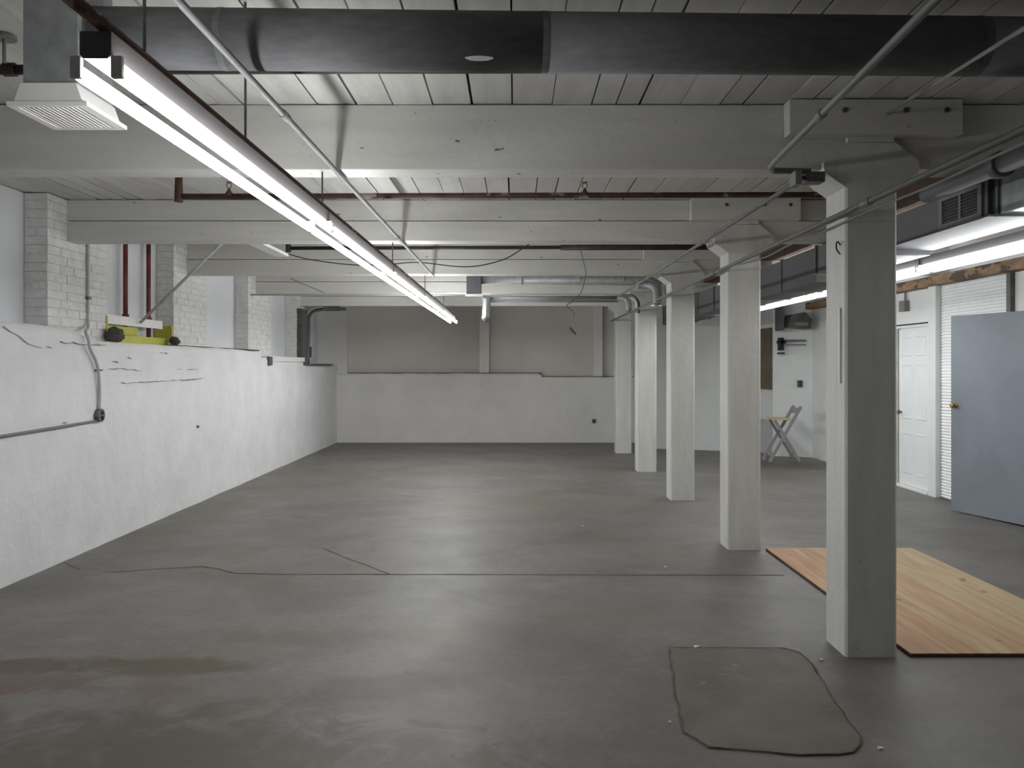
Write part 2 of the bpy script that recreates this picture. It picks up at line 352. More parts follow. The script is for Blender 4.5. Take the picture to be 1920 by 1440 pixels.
# ------------------------------------------------------------------ beams
bl = ['nearest', 'second', 'third', 'fourth', 'farthest']
for i, y in enumerate(YS):
    y0, y1 = y+0.045, y+0.245
    t = thing('ceiling_beam', ['deep white painted ceiling beam nearest the viewer, crossing above the light row and onto the nearest column',
        'white ceiling beam with a long open split, second from the viewer, behind the rusty sprinkler pipe',
        'white ceiling beam third from the viewer, behind the drooping black cable',
        'white ceiling beam fourth from the viewer, just behind the long galvanised duct branch',
        'farthest white ceiling beam, just in front of the far wall'][i], 'beam', (0.6, y0, BB), 'white painted ceiling beams')
    xl = -3.9
    if i == 0:
        mk('timber', MB().box(xl, XR-0.01, y0, y1, BB, CEIL-0.008, 0.006), 'timber', t)
    else:
        mk('upper_timber', MB().box(xl, XR-0.01, y0, y1, BB+0.178, CEIL-0.008, 0.006), 'timber', t)
        mk('lower_timber', MB().box(xl, XR-0.01, y0-0.006, y1, BB, BB+0.172, 0.006), 'timber', t)

# ------------------------------------------------------------------ left wall
wl = struct('wall_left')
def top_z(y):
    z = 1.915 if y < 6.9 else 1.90-0.09*min(1, (y-6.9)/0.35) if y < 7.25 else 1.812 if y < 12.0 else 1.722 if y < 14.45 else 1.60
    return z
def noisy_wall():
    mb = MB(); ny = 330; nz_ = 26; ya, yb = Y_NEAR, 17.12; vs = []
    for i in range(ny+1):
        y = ya+(yb-ya)*i/ny; zt = top_z(y)+0.012*noise.noise(Vector((y*2.2, 3, 0)))
        for j in range(nz_+1):
            z = zt*j/nz_
            vs.append((-3.68+0.012*noise.noise(Vector((0, y*1.6, z*2.0)))+0.006*noise.noise(Vector((5, y*5, z*6))) - (0.012 if j == nz_ else 0), y, z))
        vs.append((-4.12, y, zt))
    w_ = nz_+2; fs = []
    for i in range(ny):
        for j in range(w_-1): fs.append((i*w_+j, (i+1)*w_+j, (i+1)*w_+j+1, i*w_+j+1))
    mb.add(vs, fs); return mb
o = mk('lower_wall', noisy_wall(), 'wall', wl, True)
mk('core', MB().box(-4.3, -4.12, Y_NEAR, 17.4, 0, CEIL), 'panel', wl)
mk('ledge_crack', MB().box(-3.9, -3.697, 8.9, 12.0, 1.80, 1.822), 'crack', wl); mk('ledge_crack', MB().box(-3.9, -3.697, 12.0, 12.3, 1.715, 1.73), 'crack', wl)  # thin dark strips along the top of the left ledge
def wall_crack(pix, w):
    mb = MB(); vs = []; P = []
    for (px, py) in pix:
        X = -3.672; d = X*F/(px-965); P.append((d, EYE-(py-685)/F*d))
    P = densify(P, 0.05, 0.006); n = len(P)
    for i, (y, z) in enumerate(P):
        ww = 0.55*w*(0.3+random.random())*min(1, 0.3+2*min(i, n-1-i)/max(1, n)); vs += [(-3.664, y, z+ww/2), (-3.664, y, z-ww/2), (-3.70, y, z+ww/2), (-3.70, y, z-ww/2)]
    fs = []
    for i in range(n-1):
        a, c = 4*i, 4*i+4; fs += [(a, a+1, c+1, c), (a, c, c+2, a+2), (a+1, a+3, c+3, c+1)]
    mk('plaster_crack', mb.add(vs, fs), M['wallcrack'], wl)
M['wallcrack'] = mat('plaster_crack_dirt', (0.5, 0.49, 0.475), 0.95, var=0.4, scale=20)
for pix, w in (([(8, 614), (28, 625), (45, 639), (60, 647), (78, 652)], .012), ([(88, 650), (97, 653)], .022), ([(114, 641), (136, 643)], .022), ([(136, 642), (160, 646), (200, 647)], .008),
               ([(205, 692), (230, 691), (268, 695)], .005), ([(228, 716), (240, 720), (250, 717), (312, 714)], .009), ([(320, 713), (380, 710)], .005), ([(350, 692), (372, 692)], .012),
               ([(332, 692), (342, 692)], .010), ([(212, 677), (222, 680)], .012), ([(240, 670), (246, 673)], .012), ([(120, 791), (128, 792)], .010), ([(340, 714), (385, 709)], .005), ([(300, 660), (318, 663)], .006), ([(348, 668), (360, 667)], .010)):
    wall_crack(pix, w)
# piers: nearest two built brick by brick
piers = [(1.65, 2.65), (4.28, 5.28), (6.90, 7.90), (9.45, 10.48), (12.09, 13.23), (14.74, 15.95)]
mk('infill', MB().box(-4.12, -4.10, Y_NEAR, 17.3, 1.3, CEIL-0.01), 'panel', wl)
H = 0.0745
def brick_rows(y0, y1, z0, emit):
    k = 0; z = z0
    while z < CEIL-0.03:
        zt = min(z+H-0.009, CEIL-0.012); y = y0
        first = 0.10 if k % 2 else 0.205
        while y < y1-0.02:
            l = first if y == y0 else 0.205
            ye = min(y+l, y1)
            if y1-ye < 0.05: ye = y1
            emit(y, ye-(0.005 if ye < y1 else 0), z, zt, y == y0)
            y = ye
        z += H; k += 1
for n, (y0, y1) in enumerate(piers):
    z0 = top_z((y0+y1)/2)-0.02
    pr = mk('pier', MB().box(-4.105, -3.908, y0+0.008, y1-0.008, z0-0.1, CEIL-0.01), 'mortar', wl)
    if n in (2, 3):
        def emit(a, b_, z, zt, corner):
            p = random.uniform(-0.002, 0.004)
            block('brick', 'brick', -4.09 if corner else -3.96, -3.90+p, a+(random.uniform(-0.003, 0.004) if corner else 0), b_, z, zt, pr)
        brick_rows(y0, y1, z0, emit)
    else:
        mb = MB()
        def emit(a, b_, z, zt, corner):
            p = random.uniform(-0.002, 0.004); mb.box(-4.09 if corner else -3.96, -3.90+p, a, b_, z, zt)
        brick_rows(y0, y1, z0, emit)
        o = mk('brickwork', mb, 'brick', pr); o['kind'] = 'stuff'
# sloped shoulder above pier one
# ------------------------------------------------------------------ back wall
wb = struct('wall_back')
mb = MB()
nx = 90; nz_ = 20; vs = []; xa, xb = -3.7, 2.5
for i in range(nx+1):
    x = xa+(xb-xa)*i/nx; zt = (1.435 if x < 0.56 else 1.36)+0.006*noise.noise(Vector((x*3, 7, 0)))
    for j in range(nz_+1):
        z = zt*j/nz_; vs.append((x, 17.1+0.010*noise.noise(Vector((x*1.5, 2, z*2))), z))
    vs.append((x, 17.32, zt))
w_ = nz_+2
mb.add(vs, [(i*w_+j, (i+1)*w_+j, (i+1)*w_+j+1, i*w_+j+1) for i in range(nx) for j in range(w_-1)])
mk('lower_wall', mb, 'wall_y', wb, True)
mk('upper_wall', MB().box(-4.3, 2.6, 17.30, 17.5, 0, CEIL), mat('upper_back_paint', (0.72, 0.69, 0.64), 0.75, var=0.07, scale=1.5, bump=0.25, bscale=7), wb)
for a, b_ in ((-4.1, -3.48), (-0.73, -0.53), (1.63, 1.82), (2.3, 2.46)):
    mk('pilaster', MB().box(a, b_, 17.13, 17.3, 1.3, CEIL-0.01, 0.008), 'wall_y', wb)
mk('ledge_crack', MB().box(-3.45, 0.56, 17.112, 17.3, 1.43, 1.448), 'crack', wb); mk('ledge_crack', MB().box(0.56, 2.46, 17.112, 17.3, 1.355, 1.373), 'crack', wb)  # thin dark strips along the top of the back ledge
# stepped wall to the right of the last column
w2 = struct('wall_back_right')
mk('panel_wall', MB().prism([(2.46, 15.9), (4.56, 15.3), (4.56, 14.6), (XR+0.05, 14.34), (XR+0.05, 17.4), (2.46, 17.4)], 'z', 0, CEIL-0.01), 'wallr', w2)
solo('brown_panel', 'brown board fixed to the far side wall, just right of the second column', 'board', MB().box(4.525, 4.555, 14.62, 15.26, 1.17, 2.27, 0.004), 'board')
solo('floor_trim_board', 'grey skirting board low on the far right wall under the brown board', 'board', MB().box(4.535, 4.558, 14.62, 15.26, 0.0, 0.62, 0.003), 'conduit_w')

# near wall behind the camera closes the room
wn = struct('wall_near', MB().box(-4.3, XR+0.2, Y_NEAR-0.2, Y_NEAR, 0, CEIL), 'wall_y')

# ------------------------------------------------------------------ right wall
wr = struct('wall_right')
mk('wall_panel', MB().box(XR, XR+0.2, 8.05, 14.4, 0, CEIL), 'wallr', wr)
mk('wall_panel', MB().box(XR, XR+0.2, Y_NEAR, 7.05, 0, CEIL), 'wallr', wr)
mk('wall_panel', MB().box(XR, XR+0.2, 7.05, 8.05, 2.16, CEIL), 'wallr', wr)
mk('side_passage', MB().box(XR+1.4, XR+1.5, 6.5, 8.6, 0, 2.6).box(XR+0.2, XR+1.5, 6.4, 6.5, 0, 2.6).box(XR+0.2, XR+1.5, 8.6, 8.7, 0, 2.6).box(XR+0.2, XR+1.5, 6.4, 8.7, 2.5, 2.6), 'panel', wr)
mk('pilaster', MB().box(XR-0.09, XR, 9.98, 10.16, 0, 2.6, 0.006), 'wallr', wr)
# ribbed siding
mb = MB(); y0, y1 = 8.62, 9.97; z = 0.02; vs = []; k = 0
while z < 2.6:
    vs += [(XR-0.012, y0, z), (XR-0.012, y1, z), (XR-0.034, y0, z+0.004), (XR-0.034, y1, z+0.004)]; z += 0.036
n = len(vs)//2
mb.add(vs, [(2*i, 2*i+1, 2*i+3, 2*i+2) for i in range(n-1)]); o = mk('ribbed_siding', mb, 'siding', wr); o['kind'] = 'stuff'
mk('seam_strip', MB().box(XR-0.05, XR, 8.54, 8.61, 0, 2.58), 'darkunit', wr)
solo('wall_plate_timber', 'long stained brown timber along the top of the right wall above the white door', 'timber', MB().box(XR-0.16, XR-0.002, 6.0, 14.25, 2.56, 2.675, 0.006), 'tan')
# white six panel door (structure)
d1 = struct('door_1')
mk('frame', MB().box(XR-0.03, XR, 10.17, 10.24, 0, 2.13).box(XR-0.03, XR, 10.17, 11.16, 2.09, 2.15), 'whitedoor', d1)
mk('side_jamb', MB().box(XR-0.035, XR, 11.08, 11.16, 0, 2.09), 'jamb', d1)
mk('head_gap', MB().box(XR-0.045, XR-0.03, 10.17, 11.16, 2.125, 2.14), 'black', d1)
leaf = mk('door_leaf', MB().box(XR-0.022, XR, 10.25, 11.07, 0.03, 2.075), 'whitedoor', d1)
for (a, b_) in ((10.33, 10.62), (10.70, 10.99)):
    for (z0, z1) in ((0.18, 0.72), (0.90, 1.62), (1.72, 1.98)):
        # raised moulded panel with sloped margin
        q = [(a, z0), (b_, z0), (b_, z1), (a, z1)]; r_ = [(a+.03, z0+.03), (b_-.03, z0+.03), (b_-.03, z1-.03), (a+.03, z1-.03)]
        X0, X1, X2 = XR-0.0225, XR-0.030, XR-0.026
        e_ = [(a+.012, z0+.012), (b_-.012, z0+.012), (b_-.012, z1-.012), (a+.012, z1-.012)]
        vs = [(X0, *p) for p in q]+[(X1, *p) for p in e_]+[(X2+0.002, *p) for p in r_]
        fs = [(i, (i+1) % 4, 4+(i+1) % 4, 4+i) for i in range(4)]+[(4+i, 4+(i+1) % 4, 8+(i+1) % 4, 8+i) for i in range(4)]+[(8, 9, 10, 11)]
        mk('door_panel', MB().add(vs, fs), 'whitedoor', leaf)
mk('door_knob', MB().tube([(XR-0.022, 10.98, 0.98), (XR-0.05, 10.98, 0.98), (XR-0.055, 10.98, 0.98), (XR-0.085, 10.98, 0.98)], [0.01, 0.01, 0.026, 0.022], 12), 'darkunit', d1, True)
mk('threshold', MB().box(XR-0.10, XR+0.0, 10.17, 11.16, 0, 0.025, 0.004), 'wallr', d1)
# grey door, open
A = Vector((5.12, 8.07, 0)); B = Vector((4.83, 9.08, 0)); t_ = (B-A).normalized(); nrm = Vector((-t_.y, t_.x, 0))
if nrm.x > 0: nrm = -nrm
gd = struct('door_2'); 
def dq(a, b_, z0, z1, n0, n1):
    P = [A+t_*a+nrm*n0, A+t_*b_+nrm*n0, A+t_*b_+nrm*n1, A+t_*a+nrm*n1]
    return MB().prism([(p.x, p.y) for p in P], 'z', z0, z1)
mk('door_leaf', dq(0, 1.05, 0.015, 2.14, 0, 0.045), 'greydoor', gd)
kx = A+t_*0.985
mk('door_knob', MB().tube([kx+nrm*n_+Vector((0, 0, 1.165)) for n_ in (0.045, 0.05, 0.052, 0.075, 0.08, 0.10, 0.112)], [0.034, 0.034, 0.012, 0.012, 0.024, 0.03, 0.018], 14), 'brass', gd, True)
for hz in (0.25, 1.05, 1.9): mk('hinge', MB().tube([A+nrm*0.05+Vector((0, 0, hz-.05)), A+nrm*0.05+Vector((0, 0, hz+.05))], 0.009, 8), 'box', gd)
mk('frame', MB().box(XR-0.03, XR+0.2, 8.05, 8.12, 0, 2.2).box(XR-0.03, XR+0.2, 6.98, 7.05, 0, 2.2).box(XR-0.03, XR+0.2, 7.05, 8.05, 2.16, 2.22), 'whitedoor', gd)

# ------------------------------------------------------------------ columns
clab = ['nearest and largest white square timber column, beside the plywood sheet', 'white square column second from the viewer, at the far corner of the plywood sheet',
        'middle white square column, third in the row of five', 'white square column fourth in the row, with a bright front face', 'farthest white square column, nearest the far wall']
for i, y in enumerate(YS):
    cx = 1.99 if i else 1.955; hw = 0.142; y1 = y+0.29
    t = thing('timber_column', clab[i], 'column', (cx, y+0.145, 0), 'row of white columns')
    # chamfered shaft
    c = 0.012; P = [(cx-hw+c, y), (cx+hw-c, y), (cx+hw, y+c), (cx+hw, y1-c), (cx+hw-c, y1), (cx-hw+c, y1), (cx-hw, y1-c), (cx-hw, y+c)]
    mk('shaft', MB().prism(P, 'z', 0, EYE+0.98), 'post', t)
    Z = EYE
    low = [(cx-hw, Z+.975), (cx+hw, Z+.975), (cx+.255, Z+1.055), (cx+.262, BB-0.002), (cx-.262, BB-0.002), (cx-.255, Z+1.055)]
    cap = MB().prism(low, 'y', y-0.004, y1+0.004)
    ch = [(cx-.262, BB-0.002), (cx+.262, BB-0.002), (cx+.262, Z+1.115), (cx+.135, Z+1.218), (cx-.135, Z+1.218), (cx-.262, Z+1.115)]
    cap.prism(ch, 'y', y-0.004, y+0.036); cap.prism(ch, 'y', y+0.25, y1+0.004)
    mk('capital', cap, 'post', t)
    mk('packing_block', MB().box(cx-.128, cx+.128, y+0.004, y+0.036, Z+1.222, Z+1.262, 0.003), 'post', t)
    sp = mk('splice_plate', MB().box(cx-.47, cx+.47, y-0.06, y+0.036, Z+1.252, CEIL-0.01, 0.005), 'timber', t)
    for bx in (-.17, .16, .38): mk('bolt', MB().tube([(cx+bx, y-0.072, Z+1.38), (cx+bx, y-0.06, Z+1.38)], 0.014, 8), 'brown', sp)
# raceway on nearest column's side, hook, nails
solo('wire_hook', 'small bent wire hook on the left face of the nearest column', 'hook', MB().tube(smoothpts([(1.812, 4.60, 2.27), (1.79, 4.58, 2.285), (1.775, 4.56, 2.27), (1.772, 4.55, 2.24), (1.79, 4.545, 2.21)], 4), 0.004, 6), 'darkpipe')
solo('cable_raceway', 'thin vertical white raceway strip on the left face of the nearest column', 'raceway', MB().box(1.803, 1.8125, 4.585, 4.615, 1.50, 1.92, 0.002), 'whiteboard')

# ------------------------------------------------------------------ fluorescent strip lights
def strip(x, y0, label, group, k=1.0, L_=2.40):
    tm_ = tube_mat(k)
    t = thing('strip_light', label, 'light', (x, y0, 2.33), group)
    z = 2.35
    P = [(x-.030, z+.026), (x+.030, z+.026), (x+.040, z+.036), (x+.040, z+.095), (x-.040, z+.095), (x-.040, z+.036)]
    mk('housing', MB().prism(P, 'y', y0, y0+L_+0.03), 'housing', t)
    for s in (-1, 1):
        mk('tube', MB().tube([(x+s*.052, y0+.025, z-.004), (x+s*.052, y0+L_, z-.004)], 0.019, 12), tm_, t, True)
        for yy in (y0+.008, y0+L_+.005):
            mk('lamp_holder', MB().box(x+s*.052-.014, x+s*.052+.014, yy-.008, yy+.008, z-.022, z+.034, 0.003), 'whiteboard', t)
    return t
names = ['nearest lit twin tube strip light in the long left row, beside the air register', 'second lit strip light from the viewer in the long left row', 'third lit strip light in the middle of the long left row',
         'fourth lit strip light in the long left row', 'farthest lit strip light at the end of the long left row']
for i in range(5): strip(-1.06, 2.09+2.445*i, names[i], 'strip lights in the left row', (1.2, 1.2, 1.3, 1.8, 2.7)[i])
rn = ['farthest lit strip light right of the columns, seen between the first two columns', 'lit strip light right of the columns, mostly hidden behind the nearest column', 'lit strip light at the right edge, above the grey door']
for i in range(3): strip(3.22, 8.95-2.445*i, rn[i], 'strip lights in the right row', (1.4, 1.0, 0.85)[i])
strip(3.22, 11.40, 'short lit strip light hidden behind the second column from the viewer', 'strip lights in the right row', 1.8, 1.2)  # added unseen light that brightens the far part of the room
# hangers and feed conduit of left row
solo('feed_conduit', 'brown metal conduit running on top of the long left row of strip lights', 'conduit',
     MB().tube([(-1.045, -1.5, 2.464), (-1.045, 14.3, 2.464)], 0.018, 8), 'brownpipe', smooth=True)
for i, y in enumerate((2.4, 3.3, 4.62, 7.28, 9.9, 12.5)):
    top = CEIL if y < 4 else BB
    solo('hanger_rod', ['thin hanger rod above the near end of the nearest strip light', 'thin hanger rod above the middle of the nearest strip light', 'short hanger rod under the nearest beam, left light row',
        'short hanger rod under the second beam, left light row', 'short hanger rod under the third beam, left light row', 'short hanger rod under the fourth beam, left light row'][i], 'rod',
         MB().tube([(-1.075, y, 2.437), (-1.075, y, top-.002)], 0.005, 6), 'box')

# ------------------------------------------------------------------ big round duct + drop box + register
t = thing('round_duct', 'large round dull galvanised duct crossing the ceiling near the viewer', 'duct', (0.3, 3.3, 2.78))
def dp(s): return Vector((-1.60+s*(4.9), 3.14+s*0.22, EYE+1.242+s*0.04))
cuts = [0.0, 0.10, 0.35, 0.70, 1.0]
for a, b_ in zip(cuts, cuts[1:]):
    mk('duct_section', MB().tube([dp(a+.0015), dp(a+.0015+(b_-a)*.5), dp(b_-.0015)], 0.113, 32), 'duct', t, True)
for c_ in (0.002, 0.10, 0.35, 0.70):
    mk('seam_band', MB().tube([dp(c_-.0025), dp(c_+.0025)], 0.1142, 32), 'duct', t)
pts = []
for k in range(14):
    an = 2*math.pi*k/14; s_ = 0.299+0.011*math.cos(an)*(1+.1*math.sin(3*an)); ph = math.radians(-52)+0.10*math.sin(an)
    c_ = dp(s_); pts.append(c_+Vector((0, -math.cos(ph)*0.1142, math.sin(ph)*0.1142)))
mk('sticker', MB().add(pts, [tuple(range(14))]), 'sticker', t, False)['label'] = 'pale torn sticker'
t = thing('air_register_box', 'square galvanised drop duct with a white louvred register, upper left corner', 'duct', (-1.68, 3.12, 2.55))
mk('drop_box', MB().box(-1.785, -1.585, 3.0, 3.26, 2.60, 3.04, 0.004), 'metal', t)
mk('collar', MB().prism([(-1.785, 2.62), (-1.585, 2.62), (-1.56, 2.55), (-1.81, 2.55)], 'y', 2.985, 3.275), 'whiteboard', t)
fr = MB()
fr.box(-1.83, -1.54, 2.975, 2.995, 2.535, 2.55).box(-1.83, -1.54, 3.265, 3.285, 2.535, 2.55).box(-1.83, -1.80, 2.995, 3.265, 2.535, 2.55).box(-1.57, -1.54, 2.995, 3.265, 2.535, 2.55)
f_ = mk('register_frame', fr, 'whiteboard', t)
mk('dark_throat', MB().box(-1.80, -1.57, 2.995, 3.265, 2.545, 2.55), 'black', t)
for k in range(13):
    x = -1.792+k*0.0175; mk('louvre', MB().prism([(x, 2.544), (x+.0035, 2.544), (x+.006, 2.536), (x+.0025, 2.536)], 'y', 2.995, 3.265), 'whiteboard', f_)

# ------------------------------------------------------------------ overhead conduits
def pipe(name, label, cat, pts, r, m, couplings=(), n=10, cm=None, clamps=()):
    t = thing(name, label, cat, Vector(pts[0]))
    mk('tube', MB().tube(pts, r, n), m, t, True)
    for c_, l_ in couplings:
        a = Vector(pts[0]); b_ = Vector(pts[1]); d = (b_-a).normalized(); p = a+d*c_
        mk('coupling', MB().tube([p-d*l_, p+d*l_], r*1.35, n), cm or m, t, True)
    return t
pipe('ceiling_conduit', 'thin grey conduit crossing under the beams just right of the left light row', 'conduit', [(-0.99, -2, 2.665), (-0.97, 9.9, 2.665)], 0.0135, 'conduit', ((5.53, .04), (8.9, .03)))
pipe('ceiling_conduit', 'pale conduit from the top edge down to the junction box at the nearest column', 'conduit', [(1.10, 0.6, 2.66), (1.345, 4.28, 2.655), (1.36, 4.40, 2.655), (1.40, 4.47, 2.652), (1.60, 4.47, 2.650)], 0.015, 'conduit', ((2.9, .04),))
pipe('ceiling_conduit', 'grey conduit running under the beams just left of the column tops', 'conduit', [(1.60, 4.50, 2.64), (1.60, 12.3, 2.66)], 0.014, 'conduit', ((2.6, .03), (5.3, .03)))
pipe('ceiling_conduit', 'long grey conduit sloping across the front of the nearest column and along the column row', 'conduit', [(1.79, 1.2, 2.43), (1.785, 15.4, 2.42)], 0.015, 'conduit', ((3.0, .05), (6.2, .05), (10.9, .04)))
pts = [(1.81, 1.2, 2.405)]+[(1.806+0.01*math.sin(k*1.7), 1.2+k*0.6, 2.392-0.012*abs(math.sin(k*1.3))) for k in range(1, 9)]+[(1.79, 6.6, 2.405)]
solo('grey_cable', 'thin grey cable tied just below the long conduit at the nearest column', 'cable', MB().tube(smoothpts(pts, 5), 0.006, 6), 'conduit', smooth=True)
solo('thin_rod', 'thin pale rod slanting down at the upper right over the nearest beam plate', 'rod', MB().tube([(1.24, 2.0, EYE+.82), (2.01, 4.465, EYE+1.36)], 0.006, 8), 'conduit')
t = thing('junction_box', 'grey junction box with a pale cover at the top left of the nearest column', 'box', (1.60, 4.44, 2.55))
mk('case', MB().box(1.565, 1.665, 4.43, 4.52, 2.585, 2.64, 0.004), 'box', t); mk('cover', MB().box(1.495, 1.53, 4.40, 4.50, 2.565, 2.64, 0.003), 'conduit', t)
mk('elbow', MB().tube([(1.53, 4.45, 2.61), (1.565, 4.46, 2.61)], 0.012, 8), 'box', t)

# sprinkler lines
def sprinkler(name, label, x0, x1, y, z, r, m, heads, ends=True):
    t = thing(name, label, 'pipe', ((x0+x1)/2, y, z))
    mk('tube', MB().tube([(x0, y, z-.004), (x1, y, z+.012)], r, 12), m, t, True)
    if ends: mk('riser', MB().tube([(x0, y, z-0.045), (x0, y, CEIL-.01)], [r*1.5, r*1.2], 10), m, t, True)
    for hx in heads:
        h = MB().tube([(hx, y, z), (hx, y, z+.02), (hx, y, z+.045), (hx, y, z+.06)], [r*1.3, r*1.3, .012, .008], 8)
        h.tube([(hx-.012, y, z+.06), (hx-.02, y, z+.08), (hx-.006, y, z+.10)], .003, 5); h.tube([(hx+.012, y, z+.06), (hx+.02, y, z+.08), (hx+.006, y, z+.10)], .003, 5)
        h.tube([(hx, y, z+.10), (hx, y, z+.104)], .022, 10)
        mk('sprinkler_head', h, 'brownpipe', t)
    return t
sprinkler('sprinkler_pipe', 'rusty brown sprinkler pipe with upright heads, between the first and second beams', -2.54, 3.1, 6.25, EYE+1.28, 0.022, 'brownpipe', (-2.16, 0.53))
sprinkler('sprinkler_pipe', 'dark sprinkler pipe just behind the second beam, left of the column row', -2.45, 2.6, 8.95, EYE+1.272, 0.020, 'darkpipe', (1.75,))
sprinkler('sprinkler_pipe', 'dark sprinkler pipe at the upper left edge, behind the square drop duct', -3.2, 3.0, 3.66, EYE+1.31, 0.022, 'darkpipe', (), True)
mk('coupling', MB().tube([(0.5, 8.95, EYE+1.275), (2.6, 8.95, EYE+1.28)], 0.03, 12), 'darkpipe', [o for o in bpy.data.objects if o.name == 'sprinkler_pipe.001'][0], True)
t = thing('pipe_hanger', 'hanging rod with a round ceiling flange at the upper left edge', 'hanger', (-2.20, 3.66, 2.90))
mk('rod', MB().tube([(-2.235, 3.62, 2.925), (-2.235, 3.62, 3.03)], 0.008, 8), 'conduit', t); mk('flange', MB().tube([(-2.235, 3.62, 3.028), (-2.235, 3.62, 3.042)], 0.05, 14), 'conduit', t)
mk('clamp', MB().tube([(-2.26, 3.66, 2.909), (-2.21, 3.66, 2.909)], 0.03, 12), 'darkpipe', t)

# short white tray behind second beam
solo('short_light_tray', 'short white metal tray hanging behind the second beam at the left', 'tray', MB().box(-2.40, -2.27, 7.435, 8.3, 2.69, 2.72, 0.004), 'whiteboard')
# drooping cables
cp = [at(520, 468, 9.1), at(560, 482, 9.1), at(610, 491, 9.15), at(670, 497, 9.15), at(735, 495, 9.15), at(785, 492, 9.15), at(860, 500, 9.1), at(905, 497, 9.1), at(950, 484, 9.1), at(992, 458, 9.0)]
solo('drooping_cable', 'thin black cable drooping across the third beam behind the left light row', 'cable', MB().tube(smoothpts(cp, 6), 0.006, 6), 'black', smooth=True)
cp = [at(1086, 458, 9.0), at(1091, 480, 9.0), at(1098, 510, 9.02), at(1094, 535, 9.0), at(1086, 553, 9.0), at(1072, 566, 9.02), at(1062, 574, 9.0), at(1074, 584, 9.0), at(1075, 596, 9.02), at(1068, 610, 9.0), at(1068, 616, 9.0)]
t = thing('hanging_cord', 'thin cord with a plug dangling in front of the far wall', 'cord', cp[0])
mk('wire', MB().tube(smoothpts(cp, 5), 0.006, 6), 'conduit', t, True)
mk('plug', MB().tube([at(1068, 614, 9.0), at(1073, 620, 9.0), at(1080, 627, 9.0)], [.014, .018, .01], 8), 'darkunit', t)
solo('slanting_wire', 'thin wire slanting down the fourth beam at the left', 'wire', MB().tube([at(545, 522, 12.455), at(575, 535, 12.455), at(608, 549, 12.455)], 0.006, 6), 'conduit')

# galvanised branch ducts
t = thing('branch_duct', 'galvanised branch duct ending in a square grey box between the third and fourth beams', 'duct', (0.4, 11.4, 2.5))
mk('pipe_run', MB().tube([(-.46, 11.4, EYE+1.185), (1.72, 11.4, EYE+1.165), (1.86, 11.32, EYE+1.15), (2.0, 11.3, EYE+1.09)], 0.062, 20), 'metal', t, True)
for x in (0.1, 0.9, 1.5): mk('seam_band', MB().tube([(x-.01, 11.4, EYE+1.18), (x+.01, 11.4, EYE+1.18)], 0.066, 20), 'metal', t, True)
mk('end_box', MB().box(-.66, -.46, 11.3, 11.5, EYE+.975, EYE+1.25, .004), 'ductp', t)
mk('register_frame', MB().box(-.68, -.44, 11.28, 11.52, EYE+.96, EYE+.975, .002), 'whiteboard', t)
t = thing('branch_duct', 'lower thin galvanised duct with a short shiny drop, just under the fourth beam', 'duct', (0.4, 12.9, 2.4))
mk('pipe_run', MB().tube([(-.46, 12.9, EYE+1.052), (1.62, 12.9, EYE+1.052)], 0.031, 16).tube([(-.46, 12.92, EYE+1.0), (1.62, 12.92, EYE+1.0)], 0.015, 10), 'metal', t, True)
rr = []; pp = []
for k in range(9): pp.append((-.44, 12.86, EYE+1.06-k*.042)); rr.append(.068 if k % 2 else .062)
pp.append((-.42, 12.84, EYE+.70)); rr.append(.04)
mk('flexible_drop', MB().tube(pp, rr, 16), 'shiny', t, True)
mk('elbow', MB().tube(smoothpts([(1.62, 12.9, EYE+1.05), (1.72, 12.8, EYE+1.03), (1.755, 12.75, EYE+.95), (1.765, 12.74, EYE+.83)], 4), 0.045, 14), 'metal', t, True)
t = thing('flexible_elbow', 'shiny ribbed elbow duct beside the top of the third column', 'duct', (1.86, 10.6, 2.3))
pp = smoothpts([(1.60, 10.75, EYE+1.05), (1.72, 10.7, EYE+1.04), (1.80, 10.55, EYE+.99), (1.815, 10.5, EYE+.88), (1.80, 10.5, EYE+.76)], 5)
mk('hose', MB().tube(pp, [(.06 if k % 2 else .052) for k in range(len(pp))], 16), 'metal', t, True)
mk('clamp', MB().tube([(1.80, 10.5, EYE+.78), (1.80, 10.5, EYE+.74)], .064, 14), 'shiny', t, True)
solo('bent_tube', 'dark bent tube crossing the far column tops', 'pipe', MB().tube(smoothpts([(1.60, 12.3, 2.63), (1.74, 12.2, 2.62), (1.80, 12.05, 2.52), (1.795, 12.0, 2.36)], 4), .022, 8), 'box', smooth=True)

# ------------------------------------------------------------------ rectangular duct at the right
t = thing('rectangular_duct', 'long dark grey rectangular duct with a side register, hanging right of the columns', 'duct', (2.9, 9, 2.4))
secs = [(4.72, 6.15, .85, 1.065), (6.16, 7.4, .82, 1.065)]+[(7.41+k*.95, 7.41+(k+1)*.95-.01, .745, 1.06) for k in range(8)]
for k, (a, b_, z0, z1) in enumerate(secs):
    mk('duct_section', MB().box(2.70+(.006 if k % 2 else 0), 3.1, a, b_, EYE+z0, EYE+z1, .003), 'ductp' if k < 2 else 'duct', t)
    mk('seam_flange', MB().box(2.688, 3.112, b_-.012, b_+.012, EYE+z0-.01, EYE+z1+.008), 'ductp' if k < 2 else 'duct', t)
g = MB(); Xg = 2.70
g.box(Xg-.014, Xg, 4.76, 5.24, EYE+.855, EYE+.885).box(Xg-.014, Xg, 4.76, 5.24, EYE+1.03, EYE+1.055).box(Xg-.014, Xg, 4.76, 4.80, EYE+.885, EYE+1.03).box(Xg-.014, Xg, 5.20, 5.24, EYE+.885, EYE+1.03).box(Xg-.012, Xg, 4.985, 5.01, EYE+.885, EYE+1.03)
rg = mk('register_frame', g, 'conduit', t)
mk('dark_throat', MB().box(Xg-.004, Xg-.001, 4.80, 5.20, EYE+.885, EYE+1.03), 'black', t)
